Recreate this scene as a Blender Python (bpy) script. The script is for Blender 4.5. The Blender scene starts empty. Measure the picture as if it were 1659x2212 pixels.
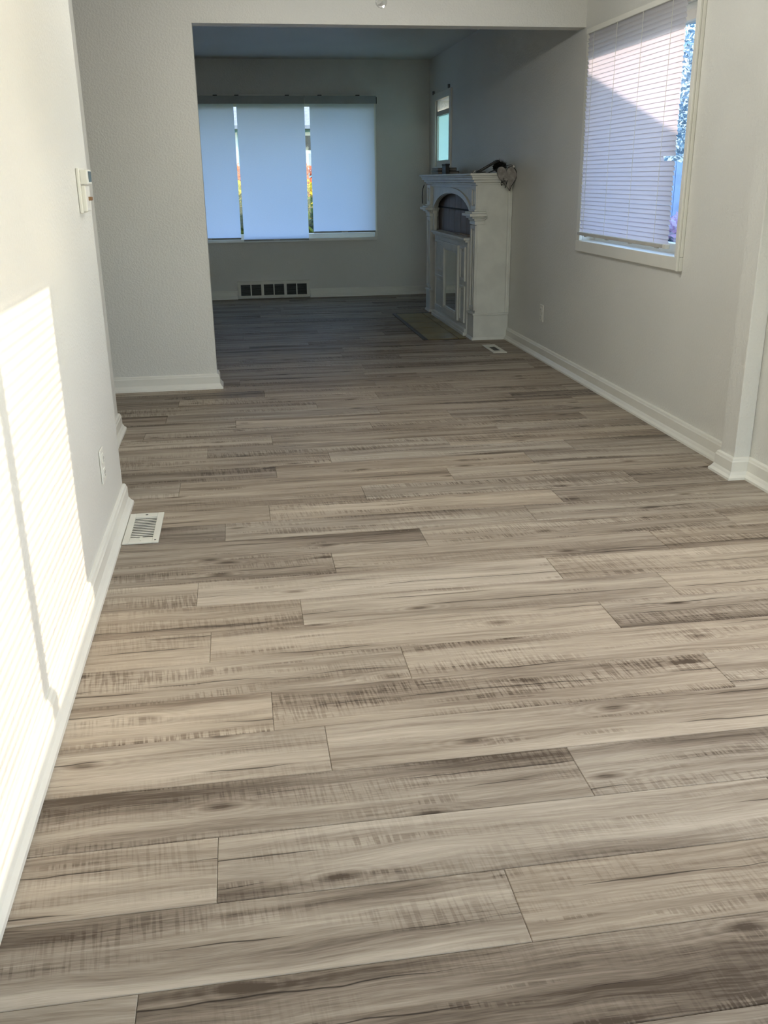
import bpy, bmesh, math, random
from mathutils import Matrix, Vector, Euler

sc = bpy.context.scene
COL = sc.collection
random.seed(7)
D = bpy.data

# ------------------------------------------------------------------ camera
rx, ry, rz, FPX = 0.34580658, -0.01188495, 0.14947104, 1999.5
CAM = Vector((0, 0, 1.25))
_yaw = Matrix(((math.cos(rz), -math.sin(rz), 0), (math.sin(rz), math.cos(rz), 0), (0, 0, 1)))
_B = Matrix(((1, 0, 0), (0, 0, -1), (0, 1, 0)))
_pit = Matrix(((1, 0, 0), (0, math.cos(rx), -math.sin(rx)), (0, math.sin(rx), math.cos(rx))))
_rol = Matrix(((math.cos(ry), -math.sin(ry), 0), (math.sin(ry), math.cos(ry), 0), (0, 0, 1)))
_M = _rol @ _pit @ _B @ _yaw
cam_data = D.cameras.new('camera')
cam = D.objects.new('camera', cam_data)
COL.objects.link(cam)
_R = Matrix((_M[0], -_M[1], -_M[2])).transposed()
cam.matrix_world = Matrix.Translation(CAM) @ _R.to_4x4()
cam_data.sensor_fit = 'HORIZONTAL'
cam_data.sensor_width = 36.0
cam_data.lens = 36.0 * FPX / 1659.0
cam_data.clip_start = 0.05
cam_data.clip_end = 300
sc.camera = cam

# ------------------------------------------------------------------ world, sun, daylight, exposure
SUN = Vector((-1.0, 0.10, -0.344)).normalized()          # direction the light travels
SUN_STRENGTH = 8.4
SKY_STRENGTH = 1.1
BACK_FILL_POWER = 8
SIDE_WINDOW_POWER = 39.0
FILL_LAMP_POWER = 34.0
EXPOSURE = 0.24

world = D.worlds.new('world')
sc.world = world
world.use_nodes = True
wn = world.node_tree
wn.nodes.clear()
sky = wn.nodes.new('ShaderNodeTexSky')
sky.sky_type = 'NISHITA'
sky.sun_disc = False
sky.sun_elevation = math.asin(-SUN.z)
sky.sun_rotation = math.atan2(-SUN.x, -SUN.y)
sky.air_density = 1.0
sky.dust_density = 0.6
sky.ozone_density = 1.0
bg = wn.nodes.new('ShaderNodeBackground')
bg.inputs['Strength'].default_value = SKY_STRENGTH
wo = wn.nodes.new('ShaderNodeOutputWorld')
wn.links.new(sky.outputs[0], bg.inputs['Color'])
wn.links.new(bg.outputs[0], wo.inputs['Surface'])

sun_l = D.lights.new('sun', 'SUN')
sun_l.energy = SUN_STRENGTH
sun_l.angle = math.radians(0.42)
sun_l.color = (1.0, 0.73, 0.51)
sun_o = D.objects.new('sun', sun_l)
COL.objects.link(sun_o)
sun_o.rotation_euler = SUN.to_track_quat('-Z', 'Y').to_euler()
sun_o.location = (12, -2, 8)

# fill lamp added outside an invented door behind the camera to brighten the room
al = D.lights.new('back_fill_lamp', 'AREA')
al.shape = 'RECTANGLE'
al.size, al.size_y = 2.0, 1.95
al.energy = BACK_FILL_POWER
al.color = (1.0, 0.97, 0.93)
ao = D.objects.new('back_fill_lamp', al)
COL.objects.link(ao)
ao.location = (0.95, -2.45, 1.08)
ao.rotation_euler = Euler((math.radians(90), 0, 0))

# daylight entering through the near window of the right wall, just out of frame
al = D.lights.new('side_window_daylight', 'AREA')
al.shape = 'RECTANGLE'
al.size, al.size_y = 0.90, 1.35
al.energy = SIDE_WINDOW_POWER
al.color = (1.0, 0.98, 0.95)
ao = D.objects.new('side_window_daylight', al)
COL.objects.link(ao)
ao.location = (2.150, 1.77, 1.400)
ao.rotation_euler = Euler((0, math.radians(46), 0))

vs = sc.view_settings
vs.view_transform = 'Standard'
vs.look = 'None'
vs.exposure = EXPOSURE
vs.gamma = 1.0
vs.use_curve_mapping = False
cy = sc.cycles
cy.max_bounces = 7
cy.diffuse_bounces = 4
cy.use_adaptive_sampling = True
cy.adaptive_threshold = 0.05
cy.glossy_bounces = 4
cy.transmission_bounces = 6
cy.transparent_max_bounces = 12
cy.caustics_reflective = False
cy.caustics_refractive = False
cy.sample_clamp_indirect = 6.0
cy.use_denoising = True
cy.use_light_tree = False

# ------------------------------------------------------------------ materials
def lin(r, g, b):
    f = lambda c: (c / 255 / 12.92) if c <= 10.3 else ((c / 255 + 0.055) / 1.055) ** 2.4
    return (f(r), f(g), f(b), 1.0)

class NT:
    def __init__(self, name):
        self.m = D.materials.new(name)
        self.m.use_nodes = True
        self.t = self.m.node_tree
        self.t.nodes.clear()
        self.out = self.t.nodes.new('ShaderNodeOutputMaterial')
    def n(self, typ, **kw):
        x = self.t.nodes.new(typ)
        for k, v in kw.items():
            setattr(x, k, v)
        return x
    def put(self, sock, v):
        if v is None:
            return
        if isinstance(v, bpy.types.NodeSocket):
            self.t.links.new(v, sock)
        else:
            sock.default_value = v
    def math(self, op, a, b=None, c=None, clamp=False):
        x = self.n('ShaderNodeMath', operation=op, use_clamp=clamp)
        self.put(x.inputs[0], a); self.put(x.inputs[1], b)
        if c is not None:
            self.put(x.inputs[2], c)
        return x.outputs[0]
    def sep(self, v):
        x = self.n('ShaderNodeSeparateXYZ'); self.put(x.inputs[0], v)
        return x.outputs
    def comb(self, a, b, c):
        x = self.n('ShaderNodeCombineXYZ')
        for i, v in enumerate((a, b, c)):
            self.put(x.inputs[i], v)
        return x.outputs[0]
    def noise(self, vec, scale, detail=2.0, rough=0.5, dist=0.0):
        x = self.n('ShaderNodeTexNoise')
        self.put(x.inputs['Vector'], vec)
        x.inputs['Scale'].default_value = scale
        x.inputs['Detail'].default_value = detail
        x.inputs['Roughness'].default_value = rough
        x.inputs['Distortion'].default_value = dist
        return x.outputs[0]
    def smooth(self, v, a, b, lo=0.0, hi=1.0):
        x = self.n('ShaderNodeMapRange', interpolation_type='SMOOTHSTEP')
        self.put(x.inputs[0], v)
        x.inputs[1].default_value = a; x.inputs[2].default_value = b
        x.inputs[3].default_value = lo; x.inputs[4].default_value = hi
        return x.outputs[0]
    def mix(self, f, a, b, blend='MIX'):
        x = self.n('ShaderNodeMix', data_type='RGBA', blend_type=blend)
        self.put(x.inputs[0], f); self.put(x.inputs[6], a); self.put(x.inputs[7], b)
        return x.outputs[2]
    def bump(self, h, strength=0.3, dist=0.01):
        x = self.n('ShaderNodeBump')
        x.inputs['Strength'].default_value = strength
        x.inputs['Distance'].default_value = dist
        self.put(x.inputs['Height'], h)
        return x.outputs[0]
    def coord(self):
        return self.n('ShaderNodeTexCoord').outputs['Object']
    def bsdf(self, color, rough=0.5, normal=None, metal=0.0, spec=0.5):
        x = self.n('ShaderNodeBsdfPrincipled')
        self.put(x.inputs['Base Color'], color)
        self.put(x.inputs['Roughness'], rough)
        x.inputs['Metallic'].default_value = metal
        x.inputs['Specular IOR Level'].default_value = spec
        if normal is not None:
            self.put(x.inputs['Normal'], normal)
        self.t.links.new(x.outputs[0], self.out.inputs['Surface'])
        return x

def mat_plain(name, col, rough=0.5, metal=0.0, spec=0.5, var=0.06, vscale=6.0):
    n = NT(name)
    v = n.noise(n.coord(), vscale, 3.0)
    k = n.smooth(v, 0.3, 0.7, 1.0 - var, 1.0 + var)
    c = n.mix(1.0, col, n.comb(k, k, k), 'MULTIPLY')
    n.bsdf(c, rough, None, metal, spec)
    return n.m

def mat_wall(name, col, peel=0.22):
    n = NT(name)
    p = n.coord()
    a = n.noise(p, 85.0, 1.5, 0.55)
    h = n.smooth(a, 0.38, 0.66)
    s = n.noise(p, 1.3, 1.0)
    k = n.smooth(s, 0.3, 0.7, 0.965, 1.02)
    c = n.mix(1.0, col, n.comb(k, k, k), 'MULTIPLY')
    n.bsdf(c, 0.46, n.bump(h, peel, 0.004), 0.0, 0.4)
    return n.m

def mat_translucent(name, col, trans, rough=0.6, tcol=None, weave=0.0):
    """thin sheet that passes diffuse light"""
    n = NT(name)
    p = n.coord()
    c = col
    if weave:
        w = n.noise(n.comb(n.math('MULTIPLY', n.sep(p)[0], 1.0), 0.0, n.sep(p)[2]), 160.0, 1.0)
        k = n.smooth(w, 0.3, 0.7, 1 - weave, 1 + weave)
        c = n.mix(1.0, col, n.comb(k, k, k), 'MULTIPLY')
    d = n.n('ShaderNodeBsdfDiffuse'); n.put(d.inputs[0], c)
    t = n.n('ShaderNodeBsdfTranslucent'); n.put(t.inputs[0], tcol or col)
    m = n.n('ShaderNodeMixShader'); m.inputs[0].default_value = trans
    n.t.links.new(d.outputs[0], m.inputs[1]); n.t.links.new(t.outputs[0], m.inputs[2])
    g = n.n('ShaderNodeBsdfGlossy'); g.inputs['Roughness'].default_value = rough * 0.6
    m2 = n.n('ShaderNodeMixShader'); m2.inputs[0].default_value = 0.035
    n.t.links.new(m.outputs[0], m2.inputs[1]); n.t.links.new(g.outputs[0], m2.inputs[2])
    n.t.links.new(m2.outputs[0], n.out.inputs['Surface'])
    return n.m

def mat_glass(name, tint, refl=0.06):
    n = NT(name)
    v = n.noise(n.coord(), 2.0, 1.0)
    k = n.smooth(v, 0.2, 0.8, 0.97, 1.0)
    c = n.mix(1.0, tint, n.comb(k, k, k), 'MULTIPLY')
    t = n.n('ShaderNodeBsdfTransparent'); n.put(t.inputs[0], c)
    g = n.n('ShaderNodeBsdfGlossy'); g.inputs['Roughness'].default_value = 0.03
    m = n.n('ShaderNodeMixShader'); m.inputs[0].default_value = refl
    n.t.links.new(t.outputs[0], m.inputs[1]); n.t.links.new(g.outputs[0], m.inputs[2])
    n.t.links.new(m.outputs[0], n.out.inputs['Surface'])
    return n.m

def mat_foliage(name, c1, c2, trans=0.35):
    n = NT(name)
    oi = n.n('ShaderNodeNewGeometry').outputs['Random Per Island']
    c = n.mix(oi, c1, c2)
    d = n.n('ShaderNodeBsdfDiffuse'); n.put(d.inputs[0], c)
    t = n.n('ShaderNodeBsdfTranslucent'); n.put(t.inputs[0], c)
    m = n.n('ShaderNodeMixShader'); m.inputs[0].default_value = trans
    n.t.links.new(d.outputs[0], m.inputs[1]); n.t.links.new(t.outputs[0], m.inputs[2])
    n.t.links.new(m.outputs[0], n.out.inputs['Surface'])
    return n.m

def mat_plank():
    """grey-brown rustic oak vinyl plank: the object's colour carries tone, seed and saw-mark amount"""
    n = NT('oak_plank')
    oi = n.n('ShaderNodeObjectInfo')
    rgb = n.sep(oi.outputs['Color'])
    tone, seed, saw = rgb[0], rgb[1], rgb[2]
    p = n.sep(n.coord())
    x, y = p[0], p[1]
    sx = n.math('ADD', x, n.math('MULTIPLY', seed, 31.0))
    so = n.math('MULTIPLY', seed, 57.0)
    # slow wander of the grain across the board
    wl = n.noise(n.comb(sx, n.math('MULTIPLY', y, 3.0), so), 2.2, 2.0)
    wy = n.math('ADD', y, n.math('MULTIPLY', n.math('SUBTRACT', wl, 0.5), 0.055))
    # grain at three widths
    g1 = n.noise(n.comb(n.math('MULTIPLY', sx, 3.0), n.math('MULTIPLY', wy, 110.0), so), 1.0, 4.0, 0.66)
    g2 = n.noise(n.comb(n.math('MULTIPLY', sx, 1.1), n.math('MULTIPLY', wy, 22.0), so), 1.0, 2.5, 0.55)
    g3 = n.noise(n.comb(n.math('MULTIPLY', sx, 0.9), n.math('MULTIPLY', wy, 9.0), n.math('ADD', so, 9.0)), 1.0, 2.0)
    # fine pores
    po = n.noise(n.comb(n.math('MULTIPLY', sx, 22.0), n.math('MULTIPLY', wy, 420.0), so), 1.0, 1.0)
    v = n.math('MULTIPLY', n.math('SUBTRACT', g1, 0.5), 0.80)
    v = n.math('ADD', v, n.math('MULTIPLY', n.math('SUBTRACT', g2, 0.5), 0.80))
    v = n.math('ADD', v, n.math('MULTIPLY', n.math('SUBTRACT', g3, 0.5), 0.70))
    v = n.math('ADD', v, n.math('MULTIPLY', n.math('SUBTRACT', po, 0.5), 0.30))
    # a darker heartwood band along one edge of some boards
    side = n.math('GREATER_THAN', n.math('FRACT', n.math('MULTIPLY', seed, 7.31)), 0.35)
    sgn = n.math('SUBTRACT', n.math('MULTIPLY', side, 2.0), 1.0)
    yy = n.math('MULTIPLY', wy, sgn)
    bandm = n.math('FRACT', n.math('MULTIPLY', seed, 3.77))
    band = n.math('MULTIPLY', n.smooth(yy, 0.015, 0.075), n.smooth(n.noise(n.comb(sx, 0.0, so), 1.6, 1.0), 0.40, 0.62))
    v = n.math('SUBTRACT', v, n.math('MULTIPLY', n.math('MULTIPLY', band, bandm), 0.34))
    # saw marks: cross-cut ticks in patches
    tick = n.noise(n.comb(n.math('MULTIPLY', n.math('ADD', sx, n.math('MULTIPLY', y, 0.10)), 165.0), n.math('MULTIPLY', y, 9.0), so), 1.0, 1.0)
    tick2 = n.noise(n.comb(n.math('MULTIPLY', sx, 30.0), n.math('MULTIPLY', y, 260.0), so), 1.0, 1.0)
    pm = n.noise(n.comb(n.math('MULTIPLY', sx, 2.0), n.math('MULTIPLY', y, 14.0), n.math('ADD', so, 3.0)), 1.0, 1.5)
    pmask = n.math('MULTIPLY', n.smooth(pm, 0.44, 0.62), saw)
    tk = n.math('ADD', n.smooth(tick, 0.46, 0.60), n.math('MULTIPLY', n.smooth(tick2, 0.50, 0.62), 0.6))
    v = n.math('ADD', v, n.math('MULTIPLY', pmask, n.math('SUBTRACT', 0.09, n.math('MULTIPLY', tk, 0.24))))
    # scorched ragged saw bruises
    br = n.noise(n.comb(n.math('MULTIPLY', sx, 3.2), n.math('MULTIPLY', y, 26.0), n.math('ADD', so, 21.0)), 1.0, 1.0)
    brm = n.math('MULTIPLY', n.smooth(br, 0.64, 0.72), n.smooth(tick, 0.40, 0.55))
    v = n.math('SUBTRACT', v, n.math('MULTIPLY', brm, 0.18))
    # knots
    kn = n.n('ShaderNodeTexVoronoi', voronoi_dimensions='2D')
    kn.inputs['Scale'].default_value = 1.0
    n.put(kn.inputs['Vector'], n.comb(n.math('MULTIPLY', n.math('ADD', sx, so), 2.2), n.math('MULTIPLY', wy, 7.0), 0.0))
    kd = kn.outputs['Distance']
    has = n.math('GREATER_THAN', n.sep(kn.outputs['Color'])[0], 0.62)
    knot = n.math('MULTIPLY', n.smooth(kd, 0.03, 0.11, 1.0, 0.0), has)
    ring = n.math('MULTIPLY', n.math('MULTIPLY', n.smooth(kd, 0.10, 0.42, 1.0, 0.0), has), n.math('SINE', n.math('MULTIPLY', kd, 85.0)))
    v = n.math('SUBTRACT', v, n.math('ADD', n.math('MULTIPLY', knot, 0.36), n.math('MULTIPLY', ring, 0.05)))
    # long thin drying cracks
    def crack(off, freq, lo, hi):
        wob = n.noise(n.comb(n.math('MULTIPLY', sx, 4.0), 0.0, n.math('ADD', so, off)), 1.0, 2.5, 0.6)
        yc = n.math('MULTIPLY', n.math('SUBTRACT', n.math('FRACT', n.math('MULTIPLY', seed, freq)), 0.5), 0.15)
        dd = n.math('ABSOLUTE', n.math('SUBTRACT', n.math('ADD', y, n.math('MULTIPLY', n.math('SUBTRACT', wob, 0.5), 0.034)), yc))
        ln = n.noise(n.comb(n.math('MULTIPLY', sx, 2.4), 0.0, n.math('ADD', so, off + 5.0)), 1.0, 1.0)
        wid = n.smooth(ln, lo, hi, 0.0, 0.0032)
        cr = n.math('SUBTRACT', 1.0, n.math('DIVIDE', dd, n.math('ADD', wid, 0.00008)), clamp=True)
        halo = n.math('MULTIPLY', n.smooth(dd, 0.0, 0.016, 1.0, 0.0), n.smooth(ln, lo, hi))
        return cr, halo
    c1, h1 = crack(2.0, 13.7, 0.46, 0.62)
    c2, h2 = crack(40.0, 29.3, 0.50, 0.66)
    crk = n.math('MAXIMUM', c1, c2)
    v = n.math('SUBTRACT', v, n.math('MULTIPLY', n.math('MAXIMUM', h1, h2), 0.12))
    val = n.math('ADD', n.math('ADD', v, 0.5), n.math('MULTIPLY', n.math('SUBTRACT', tone, 0.5), 0.55))
    ramp = n.n('ShaderNodeValToRGB')
    n.put(ramp.inputs[0], val)
    els = ramp.color_ramp.elements
    els[0].position = 0.02; els[0].color = PLK[0]
    els[1].position = 0.98; els[1].color = PLK[3]
    e = els.new(0.33); e.color = PLK[1]
    e = els.new(0.62); e.color = PLK[2]
    hue = n.mix(n.math('FRACT', n.math('MULTIPLY', seed, 17.9)), (1.03, 1.0, 0.955, 1), (0.985, 1.0, 1.01, 1))
    col = n.mix(1.0, ramp.outputs[0], hue, 'MULTIPLY')
    col = n.mix(n.math('MULTIPLY', crk, 0.93), col, (0.018, 0.014, 0.011, 1))
    rough = n.smooth(g1, 0.3, 0.7, 0.44, 0.54)
    n.bsdf(col, rough, None, 0.0, 0.07)
    return n.m

PLK = ((0.095, 0.073, 0.055, 1), (0.255, 0.210, 0.168, 1), (0.410, 0.354, 0.290, 1), (0.575, 0.515, 0.432, 1))

M_WALL = mat_wall('painted_wall', lin(226, 225, 218))
M_CEIL = mat_wall('painted_ceiling', lin(216, 216, 210), 0.2)
M_TRIM = mat_plain('white_trim_paint', lin(236, 234, 224), 0.35, var=0.02)
M_FPAINT = mat_plain('aged_white_paint', lin(222, 222, 214), 0.42, var=0.05, vscale=9)
M_BLINDW = mat_translucent('blind_slat_white', (0.80, 0.80, 0.80, 1), 0.50, 0.35, (0.60, 0.555, 0.64, 1))
M_RAIL = mat_plain('blind_rail', lin(196, 192, 182), 0.4)
M_SHADE = mat_translucent('shade_fabric', (0.80, 0.80, 0.79, 1), 0.50, 0.9, (0.72, 0.80, 0.98, 1), 0.03)
M_VAL = mat_plain('shade_valance', lin(172, 178, 176), 0.5)
M_CLIP = mat_plain('dark_clip', lin(30, 32, 34), 0.5)
M_BRKT = mat_plain('tarnished_bracket', lin(120, 124, 124), 0.5)
M_PLASTIC = mat_plain('white_plastic', lin(232, 230, 220), 0.35, var=0.02)
M_METALW = mat_plain('white_enamel_metal', lin(228, 226, 214), 0.35, var=0.03)
M_DARK = mat_plain('dark_void', lin(20, 20, 21), 0.8)
M_BLACK = mat_plain('black_paint', lin(18, 18, 20), 0.4)
M_SCREEN = mat_plain('lcd_screen', lin(60, 78, 70), 0.25)
M_TAN = mat_plain('tan_lever', lin(140, 104, 72), 0.5)
M_GLASS = mat_glass('window_glass', (0.90, 0.95, 1.0, 1))
M_GLASSB = mat_glass('tinted_window_glass', (0.88, 0.94, 1.0, 1))
M_FROST = mat_translucent('frosted_glass', (0.30, 0.42, 0.45, 1), 0.8, 0.2, (0.34, 0.52, 0.58, 1))
M_PLANK = mat_plank()
M_SUB = mat_plain('subfloor', lin(40, 36, 32), 0.9)
M_TILE = mat_plain('hearth_tile', lin(140, 126, 82), 0.4, var=0.2, vscale=5)
M_TILEB = mat_plain('hearth_border', lin(72, 74, 74), 0.4)
M_GROUT = mat_plain('grout', lin(44, 38, 30), 0.8)
M_WOODG = mat_plain('grey_wood_panel', lin(120, 108, 104), 0.6, var=0.2, vscale=4)
M_BOOK = mat_plain('dark_cover', lin(34, 26, 26), 0.5)
M_PAGE = mat_plain('page_edge', lin(150, 140, 130), 0.7)
M_PLAQ = mat_plain('distressed_white_wood', lin(150, 144, 138), 0.7, var=0.22, vscale=40)
M_FUZZ = mat_plain('black_fibre', lin(24, 24, 22), 0.9)
M_CRYST = mat_glass('crystal', (0.86, 0.86, 0.86, 1), 0.25)
M_CHROME = mat_plain('chrome', (0.75, 0.75, 0.75, 1), 0.12, 1.0)
def mat_mirror():
    n = NT('mirror_glass')
    v = n.noise(n.coord(), 3.0, 2.0)
    k = n.smooth(v, 0.3, 0.7, 0.62, 0.68)
    n.bsdf(n.comb(k, n.math('MULTIPLY', k, 1.03), k), 0.04, None, 1.0)
    return n.m
M_MIRROR = mat_mirror()
M_LAWN = mat_plain('lawn', lin(70, 88, 48), 0.95, var=0.3, vscale=3)
M_SIDE_W = mat_plain('white_siding', lin(200, 205, 210), 0.7)
M_SIDE_C = mat_plain('pale_cyan_siding', lin(150, 196, 206), 0.7)
M_ROOF = mat_plain('grey_shingle', lin(150, 150, 152), 0.9, var=0.15, vscale=14)
M_SOFFIT = mat_plain('cream_soffit', lin(228, 214, 186), 0.6)
M_WINDK = mat_plain('dark_pane', lin(24, 30, 40), 0.15)
M_FENCE = mat_plain('blue_grey_fence', lin(130, 160, 200), 0.7, var=0.12)
M_BARK = mat_plain('bark', lin(70, 58, 48), 0.9, var=0.2)
M_LEAFG = mat_foliage('hedge_leaf', lin(40, 66, 34), lin(92, 112, 44))
M_LEAFO = mat_foliage('orange_leaf', lin(196, 96, 44), lin(214, 128, 96))
M_LEAFY = mat_foliage('yellow_leaf', lin(200, 180, 40), lin(170, 160, 60))
M_LEAFB = mat_foliage('tree_leaf', lin(70, 100, 120), lin(176, 200, 214))
M_PETAL = mat_foliage('petal', lin(236, 226, 232), lin(214, 160, 196))

# ------------------------------------------------------------------ mesh helpers
def mesh_from(bm, name):
    me = D.meshes.new(name)
    bmesh.ops.recalc_face_normals(bm, faces=bm.faces[:])
    bm.to_mesh(me)
    bm.free()
    return me

def link(name, me, mat=None, parent=None, kind=None, label=None, cat=None, group=None, smooth=False):
    o = D.objects.new(name, me)
    COL.objects.link(o)
    if mat is not None and not me.materials:
        me.materials.append(mat)
    if parent is not None:
        o.parent = parent
        o.matrix_parent_inverse = Matrix.Translation(-parent.location)
    if kind: o['kind'] = kind
    if label: o['label'] = label
    if cat: o['category'] = cat
    if group: o['group'] = group
    if smooth:
        for f in me.polygons:
            f.use_smooth = True
    return o

def obj(name, bm, mat, parent=None, **kw):
    return link(name, mesh_from(bm, name), mat, parent, **kw)

def empty(name, loc, label=None, cat=None, group=None, kind=None):
    o = D.objects.new(name, None)
    COL.objects.link(o)
    o.location = loc
    o.empty_display_size = 0.05
    if label: o['label'] = label
    if cat: o['category'] = cat
    if group: o['group'] = group
    if kind: o['kind'] = kind
    return o

def bx(bm, x0, x1, y0, y1, z0, z1, bev=0.0):
    r = bmesh.ops.create_cube(bm, size=1.0)
    vs_ = r['verts']
    for v in vs_:
        v.co.x = x0 + (v.co.x + 0.5) * (x1 - x0)
        v.co.y = y0 + (v.co.y + 0.5) * (y1 - y0)
        v.co.z = z0 + (v.co.z + 0.5) * (z1 - z0)
    if bev:
        es = list({e for v in vs_ for e in v.link_edges})
        bmesh.ops.bevel(bm, geom=es, offset=bev, segments=2, affect='EDGES', profile=0.5)

def box(x0, x1, y0, y1, z0, z1, bev=0.0):
    bm = bmesh.new(); bx(bm, x0, x1, y0, y1, z0, z1, bev)
    return bm

def prism(bm, pts, axis, a, b):
    """polygon pts (u,v) extruded along axis from a to b; axis 'x':(y,z) 'y':(x,z) 'z':(x,y)"""
    def P(u, v, t):
        return {'x': (t, u, v), 'y': (u, t, v), 'z': (u, v, t)}[axis]
    A = [bm.verts.new(P(u, v, a)) for u, v in pts]
    B = [bm.verts.new(P(u, v, b)) for u, v in pts]
    n = len(pts)
    bm.faces.new(A); bm.faces.new(B)
    for i in range(n):
        bm.faces.new((A[i], A[(i + 1) % n], B[(i + 1) % n], B[i]))

def tube(bm, pts, r, seg=8):
    pts = [Vector(p) for p in pts]
    rings = []
    for i, p in enumerate(pts):
        d = (pts[min(i + 1, len(pts) - 1)] - pts[max(i - 1, 0)]).normalized()
        up = Vector((0, 0, 1)) if abs(d.z) < 0.9 else Vector((1, 0, 0))
        u = d.cross(up).normalized(); w = d.cross(u)
        rings.append([bm.verts.new(p + r * (math.cos(2 * math.pi * k / seg) * u + math.sin(2 * math.pi * k / seg) * w)) for k in range(seg)])
    for a, b in zip(rings, rings[1:]):
        for k in range(seg):
            bm.faces.new((a[k], a[(k + 1) % seg], b[(k + 1) % seg], b[k]))
    bm.faces.new(rings[0]); bm.faces.new(rings[-1])

def sweep(bm, path, prof):
    """profile (d,z) swept along path of (x,y); d grows to the left of travel; mitred, capped"""
    P = [Vector(p) for p in path]
    rings = []
    for i, p in enumerate(P):
        ns = []
        if i > 0:
            t = (P[i] - P[i - 1]).normalized(); ns.append(Vector((-t.y, t.x)))
        if i < len(P) - 1:
            t = (P[i + 1] - P[i]).normalized(); ns.append(Vector((-t.y, t.x)))
        if len(ns) == 2:
            m = (ns[0] + ns[1]).normalized(); m = m / max(0.2, m.dot(ns[0]))
        else:
            m = ns[0]
        rings.append([bm.verts.new((p.x + m.x * d, p.y + m.y * d, z)) for d, z in prof])
    k = len(prof)
    for a, b in zip(rings, rings[1:]):
        for j in range(k):
            bm.faces.new((a[j], a[(j + 1) % k], b[(j + 1) % k], b[j]))
    bm.faces.new(rings[0]); bm.faces.new(rings[-1])

BBP = [(0, 0.094), (0.006, 0.094), (0.011, 0.089), (0.013, 0.081), (0.016, 0.076), (0.016, 0.034),
       (0.020, 0.028), (0.024, 0.020), (0.033, 0.010), (0.034, 0.0), (0, 0)]

def holes_wall(bm, axis, a0, a1, t0, t1, z0, z1, holes):
    """wall slab along axis ('x' or 'y') from a0..a1, thickness t0..t1, with rectangular holes (u0,u1,z0,z1)"""
    us = sorted({a0, a1, *[h[0] for h in holes], *[h[1] for h in holes]})
    zs = sorted({z0, z1, *[h[2] for h in holes], *[h[3] for h in holes]})
    def solid(i, j):
        if i < 0 or j < 0 or i >= len(us) - 1 or j >= len(zs) - 1:
            return False
        u = (us[i] + us[i + 1]) / 2; z = (zs[j] + zs[j + 1]) / 2
        return not any(h[0] < u < h[1] and h[2] < z < h[3] for h in holes)
    vc = {}
    def V(u, t, z):
        k = (u, t, z)
        if k not in vc:
            vc[k] = bm.verts.new((u, t, z) if axis == 'x' else (t, u, z))
        return vc[k]
    for i in range(len(us) - 1):
        for j in range(len(zs) - 1):
            if not solid(i, j):
                continue
            u0, u1, w0, w1 = us[i], us[i + 1], zs[j], zs[j + 1]
            for t in (t0, t1):
                bm.faces.new((V(u0, t, w0), V(u1, t, w0), V(u1, t, w1), V(u0, t, w1)))
            for di, dj, e in ((-1, 0, ((u0, w0), (u0, w1))), (1, 0, ((u1, w0), (u1, w1))), (0, -1, ((u0, w0), (u1, w0))), (0, 1, ((u0, w1), (u1, w1)))):
                if not solid(i + di, j + dj):
                    (ua, wa), (ub, wb) = e
                    bm.faces.new((V(ua, t0, wa), V(ub, t0, wb), V(ub, t1, wb), V(ua, t1, wa)))

# ------------------------------------------------------------------ room shell
LW, RW, PY, FY = -0.516, 2.154, 5.94, 10.665      # left wall, right wall, pier face, far wall
XL, YB, CZ = -3.2, -2.3, 2.43                      # outer left, back wall, ceiling
W1 = (4.455, 5.80, 0.870, 2.000)                    # window with the mini blind (y0,y1,z0,z1)
W2 = (1.06, 2.48, 0.925, 2.060)                    # its twin nearer the camera, out of frame
W3 = (9.62, 10.28, 1.360, 2.000)                   # below: unseen glazed door added behind the camera for the fill lamp
pd = empty('added_door_1', (0.95, YB, 0.08), kind='structure', label='unseen glazed door added behind the camera for the fill lamp')
bm = bmesh.new(); holes_wall(bm, 'x', -0.05, 1.95, YB - 0.08, YB - 0.03, 0.08, 2.06, [(0.02, 0.92, 0.16, 1.99), (0.98, 1.88, 0.16, 1.99)])
obj('door_frame', bm, M_TRIM, pd)
for xq in (0.02, 0.98):
    obj('pane', box(xq, xq + 0.90, YB - 0.06, YB - 0.055, 0.16, 1.99), M_GLASS, pd)

# little window beside the mantel
WF = (-0.64, 1.535, 0.640, 2.03)                   # picture window, far wall (x0,x1,z0,z1)

bm = bmesh.new(); holes_wall(bm, 'y', YB, FY + 0.18, RW, RW + 0.18, -0.02, CZ, [W1, W2, W3])
obj('wall_right', bm, M_WALL, kind='structure', label='off-white textured right wall running past the window to the mantel')
bm = bmesh.new(); holes_wall(bm, 'x', XL, RW, FY, FY + 0.18, -0.02, CZ, [WF])
obj('wall_far', bm, M_WALL, kind='structure', label='shadowed far wall with the wide shaded window')
obj('wall_left', box(LW - 0.13, LW, YB, 3.70, -0.02, CZ, 0.006), M_WALL, kind='structure', label='near left wall catching the sun patch')
obj('wall_hall', box(-0.804, -0.674, 4.12, 4.95, -0.02, CZ, 0.006), M_WALL, kind='structure', label='sliver of hall wall just beyond the left wall end')
bm = bmesh.new(); prism(bm, [(XL, -0.02), (-0.170, -0.02), (-0.170, 2.088), (RW, 2.088), (RW, CZ), (XL, CZ)], 'y', PY, PY + 0.12)
obj('wall_divider', bm, M_WALL, kind='structure', label='dividing wall with pier and header framing the opening to the far room')
obj('wall_outer_left', box(XL - 0.1, XL, YB, FY + 0.18, -0.02, CZ), M_WALL, kind='structure')
bm = bmesh.new(); holes_wall(bm, 'x', XL, RW, YB - 0.1, YB, -0.02, CZ, [(-0.05, 1.95, 0.08, 2.06)])
obj('wall_back', bm, M_WALL, kind='structure')
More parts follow.
